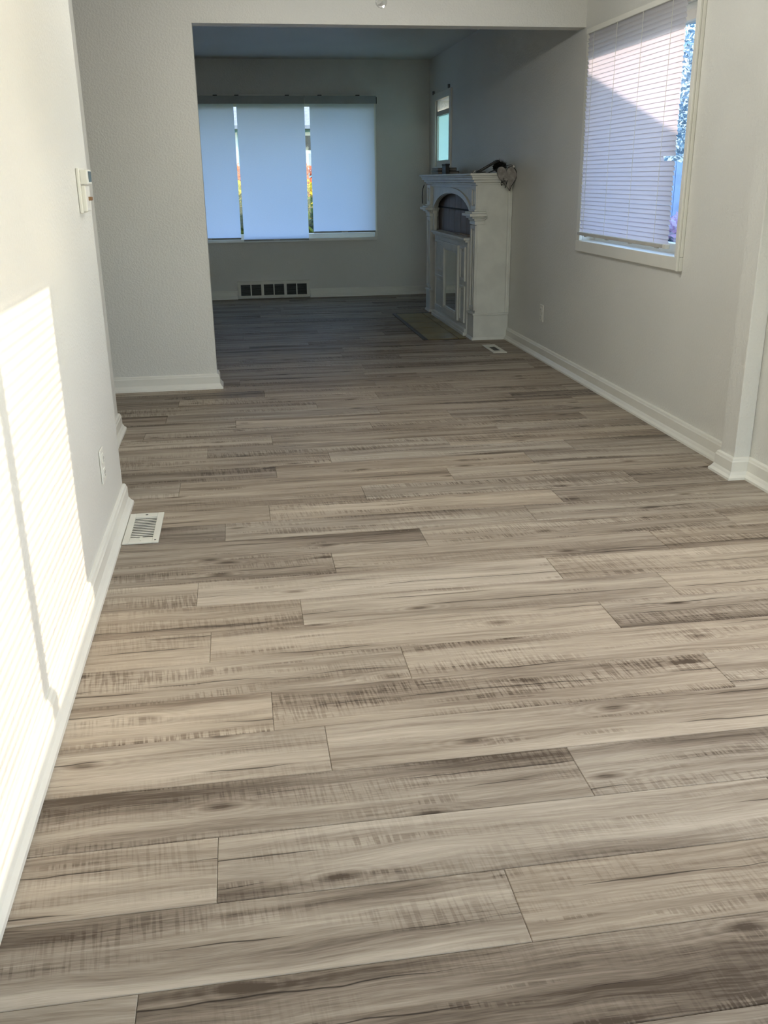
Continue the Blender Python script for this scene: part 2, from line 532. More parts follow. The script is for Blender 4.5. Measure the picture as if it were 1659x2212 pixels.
obj('ceiling', box(XL - 0.1, RW + 0.18, YB - 0.1, FY + 0.18, CZ, CZ + 0.1), M_CEIL, kind='structure', label='flat ceiling over both rooms')
obj('column_right', box(2.080, RW, 3.585, 3.705, 0.0, CZ, 0.004), M_WALL, kind='structure', label='shallow pilaster standing proud of the right wall')

def baseboard(name, paths, label=None):
    bm = bmesh.new()
    for p in paths:
        sweep(bm, p, BBP)
    obj(name, bm, M_TRIM, kind='structure', label=label)
# travel so that the room lies on the left hand
baseboard('baseboard_left', [[(LW - 0.13, 3.70), (LW, 3.70), (LW, YB)]], 'white baseboard along the sunlit left wall')
baseboard('baseboard_hall', [[(-0.804, 4.95), (-0.674, 4.95), (-0.674, 4.12)]], 'short white baseboard end in the hall')
baseboard('baseboard_divider', [[(-2.4, PY + 0.12), (-0.170, PY + 0.12), (-0.170, PY), (-2.4, PY)][::1]], 'white baseboard wrapping the pier')
baseboard('baseboard_right', [[(RW, YB), (RW, 3.585), (2.080, 3.585), (2.080, 3.705), (RW, 3.705), (RW, 7.385)], [(RW, 9.37), (RW, FY)]], 'white baseboard along the right wall and around the pilaster')
baseboard('baseboard_far', [[(RW, FY), (0.795, FY)], [(-0.012, FY), (XL, FY)]], 'white baseboard of the far wall either side of the grille')

# ------------------------------------------------------------------ floor: base slab with every plank as a part
floor = obj('floor', box(XL, RW, YB, FY, -0.05, -0.014), M_SUB, kind='structure', label='grey-brown rustic oak plank floor running across both rooms')
PW, PL, Y0 = 0.1838, 1.192, 1.207
JOINT = {-1: -0.234, 0: 0.434, 1: -0.11, 2: 0.687, 3: 0.14, 4: 0.018, 5: 0.39, 6: -0.143, 7: 0.13, 8: -0.192, 9: 0.266,
         10: 0.62, 11: -0.107, 12: 0.066, 13: 0.47, 14: -0.305, 15: 0.117, 16: 0.38, 17: -0.2, 18: 0.12, 19: 0.66, 20: -0.061,
         21: 0.75, 22: 0.41, 23: -0.395, 24: 0.117}
# tone of the plank that starts at (row, joint index): 0 dark .. 1 light
TONE = {(-1, 0): 0.10, (-1, 1): 0.16, (-1, -1): 0.58, (0, 0): 0.52, (0, -1): 0.60, (1, 0): 0.62, (1, -1): 0.58, (2, -1): 0.40, (2, 0): 0.55,
        (3, -1): 0.66, (3, 0): 0.58, (4, -1): 0.62, (4, 0): 0.46, (4, 1): 0.60, (5, -1): 0.55, (5, 0): 0.62, (6, -1): 0.70, (6, 0): 0.72,
        (6, 1): 0.45, (7, -1): 0.62, (7, 0): 0.68, (7, 1): 0.64, (8, -1): 0.60, (8, 0): 0.76, (8, 1): 0.58, (9, 0): 0.50, (9, 1): 0.52, (9, -1): 0.5,
        (11, -1): 0.28, (11, 0): 0.60, (11, 1): 0.52, (12, -1): 0.50, (12, 0): 0.60, (12, 1): 0.46, (20, 0): 0.66, (20, 1): 0.40, (22, -1): 0.58, (23, -1): 0.2,
        (23, 0): 0.55, (24, -1): 0.22, (24, 0): 0.52}
def plank_mesh(L):
    bm = bmesh.new()
    h, w, b = L / 2 - 0.0004, PW / 2 - 0.0004, 0.0016
    prof = [(-0.0, -1), (0, 0), (b, 0)]
    lo = [bm.verts.new((sx * h, sy * w, -0.0135)) for sx, sy in ((-1, -1), (1, -1), (1, 1), (-1, 1))]
    md = [bm.verts.new((sx * h, sy * w, -0.0012)) for sx, sy in ((-1, -1), (1, -1), (1, 1), (-1, 1))]
    hi = [bm.verts.new((sx * (h - b), sy * (w - b), 0.0)) for sx, sy in ((-1, -1), (1, -1), (1, 1), (-1, 1))]
    bm.faces.new(hi)
    for i in range(4):
        j = (i + 1) % 4
        bm.faces.new((lo[i], lo[j], md[j], md[i])); bm.faces.new((md[i], md[j], hi[j], hi[i]))
    me = mesh_from(bm, 'plank'); me.materials.append(M_PLANK)
    return me
FULL = plank_mesh(PL)
rp = random.Random(21)
for k in range(-4, 52):
    ya = Y0 + k * PW
    yb = min(ya + PW, FY)
    if yb - ya < 0.08:
        continue
    x_left = LW if yb < 3.6 else (-0.85 if yb < PY + 0.05 else -1.2)
    x_right = RW
    j0 = JOINT.get(k, rp.uniform(-0.45, 0.74))
    i = -3
    while True:
        a = j0 + i * PL; b = a + PL
        if a > x_right:
            break
        aa, bb = max(a, x_left), min(b, x_right)
        if bb - aa > 0.03:
            full = abs((bb - aa) - PL) < 1e-6
            o = D.objects.new('plank', FULL if full else plank_mesh(bb - aa))
            COL.objects.link(o)
            o.parent = floor
            o.location = ((aa + bb) / 2, ya + PW / 2, 0.0)
            o.color = (TONE.get((k, i), rp.uniform(0.30, 0.66)), rp.random(), rp.random() ** 1.2, 1.0)
        i += 1
# boards behind the camera and in the side rooms, never in the picture
bm = bmesh.new()
bx(bm, XL, RW, YB, Y0 - 4 * PW - 0.001, -0.014, -0.0005)
bx(bm, XL, LW - 0.13, Y0 - 4 * PW, 3.60, -0.014, -0.0005)
bx(bm, XL, -0.86, 3.60, PY + 0.05, -0.014, -0.0005)
bx(bm, XL, -1.21, PY + 0.05, FY, -0.014, -0.0005)
o = obj('planks_out_of_view', bm, M_PLANK, floor, kind='stuff'); o.color = (0.45, 0.37, 0.3, 1)

# ------------------------------------------------------------------ windows
def window_right(name, W, label, sash=True, mullion=False, glass=M_GLASS):
    y0, y1, z0, z1 = W
    w = empty(name, (RW, (y0 + y1) / 2, z0), kind='structure', label=label)
    c, d = 0.062, 0.020
    obj('casing_bottom', box(RW - d, RW, y0 - c, y1 + c, z0 - 0.066, z0, 0.004), M_TRIM, w)
    obj('casing_top', box(RW - d, RW, y0 - c, y1 + c, z1, z1 + 0.050, 0.004), M_TRIM, w)
    obj('casing_side', box(RW - d, RW, y0 - c, y0, z0, z1, 0.004), M_TRIM, w)
    obj('casing_side', box(RW - d, RW, y1, y1 + c, z0, z1, 0.004), M_TRIM, w)
    obj('casing_bead', box(RW - d - 0.012, RW - d, y0 - c, y0 - c + 0.016, z0 - 0.066, z1 + 0.050, 0.003), M_TRIM, w)
    # reveal lining and vinyl sash
    f = 0.045
    bm = bmesh.new()
    bx(bm, RW + 0.085, RW + 0.145, y0, y0 + f, z0, z1); bx(bm, RW + 0.085, RW + 0.145, y1 - f, y1, z0, z1)
    bx(bm, RW + 0.085, RW + 0.145, y0 + f, y1 - f, z0, z0 + f); bx(bm, RW + 0.085, RW + 0.145, y0 + f, y1 - f, z1 - f, z1)
    if mullion:
        ym = (y0 + y1) / 2
        bx(bm, RW + 0.085, RW + 0.145, ym - 0.03, ym + 0.03, z0 + f, z1 - f)
    obj('sash_frame', bm, M_TRIM, w)
    if mullion:
        ym = (y0 + y1) / 2
        obj('pane', box(RW + 0.112, RW + 0.116, y0 + f, ym - 0.03, z0 + f, z1 - f), glass, w)
        obj('pane', box(RW + 0.112, RW + 0.116, ym + 0.03, y1 - f, z0 + f, z1 - f), glass, w)
    else:
        obj('pane', box(RW + 0.112, RW + 0.116, y0 + f, y1 - f, z0 + f, z1 - f), glass, w)
    return w
window_right('window_1', W1, 'white cased window in the right wall behind the mini blind', glass=M_GLASSB)
window_right('window_2', W2, 'twin window out of frame that throws the sun patch', mullion=True)

# the added, unseen door behind the camera once more
pd = empty('added_door_1', (0.95, YB, 0.08), kind='structure', label='unseen glazed door added behind the camera for the fill lamp')
bm = bmesh.new(); holes_wall(bm, 'x', -0.05, 1.95, YB - 0.08, YB - 0.03, 0.08, 2.06, [(0.02, 0.92, 0.16, 1.99), (0.98, 1.88, 0.16, 1.99)])
obj('door_frame', bm, M_TRIM, pd)
for xq in (0.02, 0.98):
    obj('pane', box(xq, xq + 0.90, YB - 0.06, YB - 0.055, 0.16, 1.99), M_GLASS, pd)

# little window beside the mantel
w3 = empty('window_3', (RW, 9.95, W3[2]), kind='structure', label='narrow window of frosted glass beside the mantel')
y0, y1, z0, z1 = W3
for nm, b in (('casing_bottom', (y0 - .07, y1 + .07, z0 - .06, z0)), ('casing_top', (y0 - .07, y1 + .07, z1, z1 + .07)), ('casing_side', (y0 - .07, y0, z0, z1)), ('casing_side', (y1, y1 + .07, z0, z1))):
    obj(nm, box(RW - 0.018, RW, b[0], b[1], b[2], b[3], 0.003), M_TRIM, w3)
bm = bmesh.new()
bx(bm, RW + 0.002, RW + 0.04, y0, y0 + .03, z0, z1); bx(bm, RW + 0.002, RW + 0.04, y1 - .03, y1, z0, z1)
bx(bm, RW + 0.002, RW + 0.04, y0 + .03, y1 - .03, z0, z0 + .06)
obj('sash_frame', bm, M_TRIM, w3)
obj('meeting_rail', box(RW - 0.004, RW + 0.04, y0 + .03, y1 - .03, 1.850, 1.895, 0.003), M_RAIL, w3)
obj('frosted_pane', box(RW + 0.018, RW + 0.022, y0 + .03, y1 - .03, z0 + .06, 1.850), M_FROST, w3, label='frosted lower pane')
obj('pane', box(RW + 0.018, RW + 0.022, y0 + .03, y1 - .03, 1.895, z1), M_GLASS, w3)
for (ya, za) in ((10.40, 2.085), (9.66, 2.088)):
    t = obj('curtain_rod_bracket', box(RW - 0.022, RW - 0.001, ya - 0.012, ya + 0.012, za - 0.018, za + 0.018, 0.003), M_BRKT,
            label='small dark curtain bracket above the %s corner of the frosted window' % ('far' if ya > 10 else 'near'), cat='bracket', group='curtain brackets')

# picture window in the far wall
wf = empty('window_4', ((WF[0] + WF[1]) / 2, FY, WF[2]), kind='structure', label='wide three-light picture window in the far wall')
x0, x1, z0, z1 = WF
for nm, b in (('casing_bottom', (x0 - .03, x1 + .03, z0 - .035, z0)), ('casing_top', (x0 - .03, x1 + .03, z1, z1 + .03)), ('casing_side', (x0 - .03, x0, z0, z1)), ('casing_side', (x1, x1 + .03, z0, z1))):
    obj(nm, box(b[0], b[1], FY - 0.022, FY, b[2], b[3], 0.003), M_TRIM, wf)
bm = bmesh.new()
bx(bm, x0, x0 + .05, FY + .05, FY + .12, z0, z1); bx(bm, x1 - .05, x1, FY + .05, FY + .12, z0, z1)
bx(bm, x0 + .05, x1 - .05, FY + .05, FY + .12, z0, z0 + .045); bx(bm, x0 + .05, x1 - .05, FY + .05, FY + .12, z1 - .05, z1)
obj('sash_frame', bm, M_TRIM, wf)
obj('pane', box(x0 + .05, x1 - .05, FY + .083, FY + .087, z0 + .045, z1 - .05), M_GLASS, wf)

# roller shades over it
SY = 10.600
def roller_shade(xa, xb, zb, dy, label):
    t = empty('roller_shade', ((xa + xb) / 2, SY + dy, zb), label, 'roller shade', 'roller shades on the far window')
    bm = bmesh.new()
    n = 8
    top = [bm.verts.new((xa + (xb - xa) * i / n, SY + dy, 2.06)) for i in range(n + 1)]
    bot = [bm.verts.new((xa + (xb - xa) * i / n, SY + dy + 0.003 * math.sin(i * 1.7), zb + 0.01)) for i in range(n + 1)]
    for i in range(n):
        bm.faces.new((top[i], top[i + 1], bot[i + 1], bot[i]))
    obj('fabric', bm, M_SHADE, t, smooth=True)
    obj('bottom_bar', box(xa, xb, SY + dy - 0.009, SY + dy + 0.009, zb - 0.002, zb + 0.016, 0.004), M_VAL, t)
    obj('pull_tab', box((xa + xb) / 2 - 0.035, (xa + xb) / 2 + 0.035, SY + dy - 0.013, SY + dy - 0.009, zb + 0.002, zb + 0.012), M_PLASTIC, t)
roller_shade(-0.640, 0.062, 0.645, 0.0, 'white roller shade partly hidden by the pier, leftmost of the three')
roller_shade(0.092, 0.800, 0.624, 0.016, 'white roller shade hanging lowest in the middle of the far window')
roller_shade(0.853, 1.540, 0.695, 0.0, 'white roller shade stopping highest, nearest the mantel')
def valance(xa, xb, clips, label):
    t = empty('shade_valance', ((xa + xb) / 2, SY - 0.02, 1.99), label, 'valance', 'shade valances')
    obj('cover', box(xa, xb, SY - 0.045, SY - 0.036, 1.995, 2.072, 0.002), M_VAL, t)
    obj('head_rail', box(xa, xb, SY - 0.034, FY - 0.002, 2.066, 2.082, 0.002), M_TRIM, t)
    for c in clips:
        obj('clip', box(c - 0.022, c + 0.022, SY - 0.05, SY - 0.03, 2.071, 2.080, 0.002), M_CLIP, t)
    return t
valance(-0.66, 0.796, (-0.12, 0.10, 0.62), 'long pale valance over the left and middle roller shades')
t = valance(0.800, 1.556, (0.96, 1.36), 'shorter pale valance over the shade nearest the mantel')
obj('end_cap', box(1.557, 1.564, SY - 0.046, SY - 0.010, 1.995, 2.060, 0.002), M_CLIP, t)

# mini blinds
def mini_blind(name, W, xp, tilt, n, zt, zb, ya, yb, label, short=None, rail=True, detail=True):
    t = empty(name, (xp, (ya + yb) / 2, zb), label, 'blind', 'mini blinds')
    L = yb - ya
    bm = bmesh.new()
    w, c = 0.0125, 0.0034
    prof = [(-w, 0.0), (-w / 2, c * .75), (0, c), (w / 2, c * .75), (w, 0.0)]
    A = [bm.verts.new((u, -L / 2, v)) for u, v in prof]; B = [bm.verts.new((u, L / 2, v)) for u, v in prof]
    for i in range(len(prof) - 1):
        bm.faces.new((A[i], A[i + 1], B[i + 1], B[i]))
    me = mesh_from(bm, 'slat'); me.materials.append(M_BLINDW)
    for f in me.polygons: f.use_smooth = True
    step = (zt - zb) / n
    r = random.Random(5)
    for i in range(n):
        o = D.objects.new('slat', me); COL.objects.link(o)
        o.parent = t; o.matrix_parent_inverse = Matrix.Translation(-t.location)
        off = 0.0; scl = 1.0
        if short is not None and i == short:
            scl = 0.90; off = L * 0.05
        o.location = (xp + (0.010 * (1 - i / n) if detail else 0), (ya + yb) / 2 + off + r.uniform(-.003, .003), zb + (i + 0.5) * step)
        o.scale = (1, scl, 1)
        o.rotation_euler = (r.uniform(-.0015, .0015), tilt + r.uniform(-.03, .03), 0)
    obj('head_rail', box(xp - 0.016, xp + 0.016, ya, yb, zt, zt + 0.028, 0.003), M_TRIM, t)
    obj('bottom_rail', box(xp - 0.004, xp + 0.020, ya, yb, zb - 0.020, zb - 0.002, 0.003), M_RAIL, t)
    if detail:
        for q in (0.09, 0.36, 0.63, 0.90):
            yc = ya + L * q
            obj('ladder_cord', box(xp - 0.0165, xp - 0.0150, yc - 0.0012, yc + 0.0012, zb, zt), M_PLASTIC, t)
            obj('cord_plug', box(xp - 0.001, xp + 0.012, yc - 0.016, yc + 0.016, zb - 0.026, zb - 0.019, 0.002), M_RAIL, t)
        obj('rail_cap', box(xp - 0.006, xp + 0.022, ya - 0.003, ya + 0.028, zb - 0.022, zb, 0.003), M_PLASTIC, t)
    return t
mini_blind('mini_blind', W1, 2.116, math.radians(70), 48, 2.028, 0.925, 4.520, 5.780, 'white mini blind with a broken slat end, hanging over the right-hand window', short=17)
mini_blind('mini_blind', W2, 2.195, math.radians(11), 42, 2.030, 0.945, 1.07, 2.47, 'open white mini blind on the twin window outside the picture', detail=False)

# ------------------------------------------------------------------ mantelpiece
FX, NY, FYR, MZ = 1.868, 7.395, 9.340, 1.280
mp = empty('mantelpiece', (2.0, 8.37, 0.0), 'white painted arched fireplace mantelpiece against the right wall', 'mantelpiece')
BK = RW - 0.002
# carcass: near end panel, far end panel, recess lining
obj('end_panel', box(FX + 0.018, BK, NY, NY + 0.03, 0.0, 1.20), M_FPAINT, mp, label='plain end panel facing the camera')
obj('end_panel', box(FX + 0.018, BK, FYR - 0.03, FYR, 0.0, 1.20), M_FPAINT, mp)
# wall-side trim strip and plinth of the end panel
bm = bmesh.new(); bx(bm, BK - 0.030, BK, NY - 0.012, NY, 0.215, 1.20, 0.003); bx(bm, BK - 0.012, BK, NY - 0.020, NY - 0.012, 0.215, 1.20, 0.002)
obj('wall_trim', bm, M_FPAINT, mp)
def plinth(ya, yb, near):
    o = obj('plinth', box(FX - 0.006, BK if near else FX + 0.10, ya, yb, 0.0, 0.200, 0.003), M_FPAINT, mp)
    x1 = BK if near else FX + 0.10
    c_ = bmesh.new(); prism(c_, [(FX - 0.018, 0.0), (FX - 0.006, 0.022), (FX - 0.006, 0.0)], 'y', ya - 0.012, yb + 0.004)
    obj('plinth_shoe', c_, M_FPAINT, o)
    c_ = bmesh.new(); prism(c_, [(ya - 0.012, 0.0), (ya, 0.0), (ya, 0.022)], 'x', FX - 0.018, x1)
    obj('plinth_shoe', c_, M_FPAINT, o)
    c_ = bmesh.new(); bx(c_, FX - 0.014, x1, ya - 0.008, yb + 0.006, 0.198, 0.214, 0.003)
    obj('plinth_cap', c_, M_FPAINT, o)
plinth(NY - 0.008, NY + 0.19, True)
plinth(FYR - 0.19, FYR + 0.008, False)
def pilaster(ya, yb):
    """lower shaft and upper block, each with a raised fillet frame, and a moulded capital shelf"""
    p = obj('pilaster', box(FX + 0.008, FX + 0.07, ya, yb, 0.213, 0.940), M_FPAINT, mp)
    fr = bmesh.new(); e = 0.030
    for za, zb in ((0.235, 0.895), (1.010, 1.190)):
        bx(fr, FX - 0.004, FX + 0.008, ya, ya + e, za, zb, 0.003); bx(fr, FX - 0.004, FX + 0.008, yb - e, yb, za, zb, 0.003)
        bx(fr, FX - 0.004, FX + 0.008, ya + e, yb - e, za, za + e, 0.003); bx(fr, FX - 0.004, FX + 0.008, ya + e, yb - e, zb - e, zb, 0.003)
        ym = (ya + yb) / 2
        bx(fr, FX + 0.000, FX + 0.008, ym - 0.012, ym + 0.012, za + e + 0.01, zb - e - 0.01, 0.002)
    obj('raised_frame', fr, M_FPAINT, p)
    u = obj('frieze_block', box(FX + 0.008, FX + 0.07, ya, yb, 1.000, 1.20), M_FPAINT, mp)
    c = bmesh.new()
    for za, zb, ov in ((0.900, 0.930, 0.008), (0.930, 0.947, 0.016), (0.947, 0.962, 0.034), (0.962, 0.984, 0.062), (0.984, 0.998, 0.040), (0.998, 1.012, 0.016)):
        bx(c, FX - ov, FX + 0.075, ya - ov, yb + ov * 0.8, za, zb, 0.003)
    obj('capital', c, M_FPAINT, mp)
pilaster(NY + 0.004, NY + 0.165)
pilaster(FYR - 0.165, FYR - 0.004)
# arched board between the pilasters
ya, yb = NY + 0.165, FYR - 0.165
ym, hw = (ya + yb) / 2, (yb - ya) / 2 - 0.07
def arch(x0, x1, zs, rise, half, outer):
    bm = bmesh.new()
    n = 24
    inner = [(ym + half * math.cos(math.pi * i / n), zs + rise * math.sin(math.pi * i / n)) for i in range(n + 1)]
    vi = [[bm.verts.new((xx, y, z)) for y, z in inner] for xx in (x0, x1)]
    vo = [[bm.verts.new((xx,) + outer(i, n, inner)) for i in range(n + 1)] for xx in (x0, x1)]
    for s in (0, 1):
        for i in range(n):
            bm.faces.new((vi[s][i], vi[s][i + 1], vo[s][i + 1], vo[s][i]))
    for i in range(n):
        bm.faces.new((vi[0][i], vi[0][i + 1], vi[1][i + 1], vi[1][i])); bm.faces.new((vo[0][i], vo[0][i + 1], vo[1][i + 1], vo[1][i]))
    bm.faces.new((vi[0][0], vi[1][0], vo[1][0], vo[0][0])); bm.faces.new((vi[0][n], vi[1][n], vo[1][n], vo[0][n]))
    return bm
def outer_rect(i, n, inner):
    y, z = inner[i]
    return (y, 1.195) if 0 < i < n else (y, 1.195)
bm = arch(FX + 0.022, FX + 0.048, 0.930, 0.190, hw, outer_rect)
bx(bm, FX + 0.022, FX + 0.048, ya, ym - hw, 0.76, 1.195); bx(bm, FX + 0.022, FX + 0.048, ym + hw, yb, 0.76, 1.195)
obj('arch_board', bm, M_FPAINT, mp)
def outer_band(i, n, inner):
    a = math.pi * i / n
    return (ym + (hw + 0.055) * math.cos(a), 0.930 + 0.238 * math.sin(a))
obj('arch_moulding', arch(FX + 0.010, FX + 0.022, 0.930, 0.196, hw + 0.004, outer_band), M_FPAINT, mp)
obj('cornice_fillet', box(FX + 0.006, FX + 0.05, ya, yb, 1.172, 1.200, 0.003), M_FPAINT, mp)
# plank-backed niche behind the arch
niche = obj('niche_lining', box(FX + 0.110, FX + 0.116, ya, yb, 0.02, 1.195), M_WOODG, mp)
nb = 7
for i in range(nb):
    a = ya + (yb - ya) * i / nb
    obj('niche_board', box(FX + 0.082, FX + 0.108, a + 0.003, a + (yb - ya) / nb - 0.003, 0.02, 1.19, 0.003), M_WOODG, niche)
obj('niche_shelf', box(FX + 0.05, FX + 0.082, ya, yb, 0.770, 0.785), M_WOODG, mp)
obj('niche_rail', box(FX + 0.070, FX + 0.082, ya, yb, 0.985, 0.997, 0.002), M_DARK, niche)
for yq in (7.72, 7.98):
    o_ = bmesh.new(); bx(o_, FX + 0.010, FX + 0.045, yq, yq + 0.19, 0.791, 0.806, 0.003)
    obj('folded_card', o_, M_PAGE, label='pale folded card lying in the mantel niche %s' % ('near the end panel' if yq < 7.8 else 'behind the other card'), cat='card', group='cards in the niche')
# shelf with stepped crown
c = bmesh.new()
for za, zb, ov in ((1.196, 1.212, 0.010), (1.212, 1.232, 0.026), (1.232, 1.250, 0.044), (1.250, 1.264, 0.050), (1.264, MZ, 0.066)):
    bx(c, FX - ov, BK, NY - ov, FYR + ov, za, zb, 0.003)
obj('mantel_shelf', c, M_FPAINT, mp)

# fire screen cabinet closing the hearth opening
IX = 1.842
fs = empty('fireplace_cover', (1.87, 8.3, 0.0), 'white panelled fireplace cover with a mirrored door under the arch', 'fireplace cover')
ia, ib = 7.610, 8.900
obj('carcass', box(IX + 0.016, IX + 0.075, ia, ib, 0.045, 0.770, 0.003), M_FPAINT, fs)
c = bmesh.new(); bx(c, IX - 0.020, IX + 0.085, ia - 0.015, ib + 0.015, 0.770, 0.790, 0.004); bx(c, IX - 0.006, IX + 0.08, ia - 0.006, ib + 0.006, 0.752, 0.770, 0.004)
obj('top_ledge', c, M_FPAINT, fs)
c = bmesh.new(); bx(c, IX - 0.014, IX + 0.08, ia - 0.012, ib + 0.012, 0.002, 0.030, 0.004); bx(c, IX - 0.004, IX + 0.078, ia - 0.005, ib + 0.005, 0.030, 0.055, 0.004)
obj('base_moulding', c, M_FPAINT, fs)
da, db = 7.875, 8.480
dz0, dz1 = 0.090, 0.715
door = empty('door', (IX, 8.18, 0.09)); door.parent = fs; door.matrix_parent_inverse = Matrix.Translation(-fs.location)
door.location = (IX, 8.18, 0.09)
def sub(name, bm, mat):
    o = link(name, mesh_from(bm, name), mat)
    o.parent = door
    o.matrix_parent_inverse = Matrix.Translation(-Vector((IX, 8.18, 0.09)))
    return o
c = bmesh.new(); f = 0.055
for (p, q, r_, s_) in ((da, da + f, dz0, dz1), (db - f, db, dz0, dz1), (da + f, db - f, dz0, dz0 + f), (da + f, db - f, dz1 - f, dz1)):
    bx(c, IX - 0.006, IX + 0.016, p, q, r_, s_, 0.004)
sub('door_frame', c, M_FPAINT)
c = bmesh.new(); g = 0.012
for (p, q, r_, s_) in ((da + f, da + f + g, dz0 + f, dz1 - f), (db - f - g, db - f, dz0 + f, dz1 - f), (da + f + g, db - f - g, dz0 + f, dz0 + f + g), (da + f + g, db - f - g, dz1 - f - g, dz1 - f)):
    bx(c, IX - 0.001, IX + 0.015, p, q, r_, s_, 0.002)
sub('glazing_bead', c, M_FPAINT)
sub('mirror', box(IX + 0.008, IX + 0.012, da + f, db - f, dz0 + f, dz1 - f), M_MIRROR)
for (p, q) in ((ia + 0.05, da - 0.035), (db + 0.035, ib - 0.05)):
    for (r_, s_) in ((0.10, 0.40), (0.44, 0.715)):
        c = bmesh.new(); e = 0.022
        bx(c, IX + 0.004, IX + 0.016, p, p + e, r_, s_, 0.003); bx(c, IX + 0.004, IX + 0.016, q - e, q, r_, s_, 0.003)
        bx(c, IX + 0.004, IX + 0.016, p + e, q - e, r_, r_ + e, 0.003); bx(c, IX + 0.004, IX + 0.016, p + e, q - e, s_ - e, s_, 0.003)
        bx(c, IX + 0.009, IX + 0.016, p + 0.042, q - 0.042, r_ + 0.042, s_ - 0.042, 0.003)
        obj('side_panel', c, M_FPAINT, fs)

# hearth tiles let into the floor
ht = empty('hearth', (1.65, 8.26, 0.0), 'flat olive tiled hearth with dark border in front of the mantelpiece', 'hearth')
obj('bed', box(1.470, 1.826, 7.462, 9.050, 0.0002, 0.003), M_GROUT, ht)
c = bmesh.new(); bx(c, 1.470, 1.502, 7.462, 9.050, 0.003, 0.009, 0.002); bx(c, 1.502, 1.826, 9.030, 9.050, 0.003, 0.009, 0.002)
obj('border', c, M_TILEB, ht)
nt = 5
for i in range(nt):
    a = 7.466 + i * (9.026 - 7.466) / nt; b = a + (9.026 - 7.466) / nt - 0.009
    obj('tile', box(1.506, 1.757, a, b, 0.003, 0.008, 0.0015), M_TILE, ht)
    obj('tile', box(1.765, 1.826, a, b, 0.003, 0.008, 0.0015), M_TILE, ht)

# ------------------------------------------------------------------ things on the mantel
# bristly black bundle
rb = random.Random(3)
c = bmesh.new()
bc = Vector((2.086, 7.535, MZ + 0.046))
r = bmesh.ops.create_icosphere(c, subdivisions=3, radius=0.045)
for v in r['verts']:
    k = 1 + rb.uniform(-0.14, 0.16)
    v.co = bc + Vector((v.co.x * 1.12 * k, v.co.y * 0.95 * k, v.co.z * 0.88 * k))
t = obj('bristle_bundle', c, M_FUZZ, label='fuzzy black bundle at the near end of the mantel shelf', cat='bundle')
c = bmesh.new()
for i in range(420):
    d = Vector((rb.gauss(0, 1), rb.gauss(0, 1), rb.gauss(0.25, 1))).normalized()
    p = bc + Vector((d.x * .048, d.y * .042, d.z * .040)); q = p + d * rb.uniform(.010, .026) + Vector((rb.uniform(-.008, .008), 0, rb.uniform(-.008, .008)))
    if q.z < MZ + 0.002 or q.x > RW - 0.004: continue
    s = d.orthogonal().normalized() * 0.0012
    c.faces.new([c.verts.new(x_) for x_ in (p - s, p + s, q)])
obj('bristles', c, M_FUZZ, t, kind='stuff')
# folding black stand with a grey panel
t = empty('tilted_frame', (1.95, 7.41, MZ), 'black edged grey frame tilted up on the mantel shelf', 'frame')
lo, hi = Vector((1.878, 0, MZ + 0.006)), Vector((2.034, 0, MZ + 0.090))
def bar(name, a, b, yc, w, h, mat):
    c = bmesh.new(); d = (b - a); L = d.length; ang = math.atan2(d.z, d.x)
    bx(c, 0, L, -w / 2, w / 2, -h / 2, h / 2, 0.001)
    m = Matrix.Translation(Vector((a.x, yc, a.z))) @ Matrix.Rotation(-ang, 4, 'Y')
    bmesh.ops.transform(c, matrix=m, verts=c.verts)
    return obj(name, c, mat, t)
bar('frame_side', lo, hi, 7.375, 0.012, 0.011, M_BLACK)
bar('frame_side', lo, hi, 7.448, 0.012, 0.011, M_BLACK)
bar('frame_end', lo, lo + (hi - lo) * 0.07, 7.412, 0.085, 0.012, M_BLACK)
bar('frame_end', hi - (hi - lo) * 0.07, hi, 7.412, 0.085, 0.012, M_BLACK)
bar('frame_panel', lo + (hi - lo) * 0.05, hi - (hi - lo) * 0.05, 7.412, 0.07, 0.003, M_RAIL)
bar('stay', Vector((1.955, 0, MZ + 0.004)), Vector((2.020, 0, MZ + 0.026)), 7.37, 0.010, 0.008, M_BLACK)
bar('foot', Vector((1.862, 0, MZ + 0.005)), Vector((1.930, 0, MZ + 0.007)), 7.372, 0.03, 0.010, M_BLACK)
bar('back_foot', Vector((1.835, 0, MZ + 0.004)), Vector((1.850, 0, MZ + 0.018)), 7.40, 0.05, 0.006, M_RAIL)
# heart plaque hanging over the shelf end
hp = empty('heart_plaque', (2.07, 7.29, 1.15), 'whitewashed heart plaque with black script hanging off the mantel end', 'plaque')
pts = []
for i in range(40):
    a = 2 * math.pi * i / 40
    hx = 16 * math.sin(a) ** 3; hz = 13 * math.cos(a) - 5 * math.cos(2 * a) - 2 * math.cos(3 * a) - math.cos(4 * a)
    pts.append((2.070 + hx / 16 * 0.074 + (1 - (hz + 17) / 29) * 0.034, 1.150 + (hz + 17) / 29 * 0.175))
c = bmesh.new(); prism(c, pts, 'y', 7.292, 7.318)
obj('board', c, M_PLAQ, hp)
edge = [(x_ + 0.0015, 7.291, z_) for (x_, z_) in pts[4:21]]
c = bmesh.new(); tube(c, edge, 0.0028, 6)
obj('dark_edge', c, M_BLACK, hp)
c = bmesh.new(); bmesh.ops.create_uvsphere(c, u_segments=12, v_segments=8, radius=0.009)
bmesh.ops.translate(c, verts=c.verts, vec=(2.128, 7.286, 1.325))
obj('bead', c, M_PLASTIC, hp)
c = bmesh.new(); tube(c, [(2.128, 7.286, 1.325), (2.11, 7.30, 1.338), (2.08, 7.36, 1.33)], 0.0018, 6)
obj('cord', c, M_BLACK, hp)
cu = D.curves.new('lettering', 'FONT')
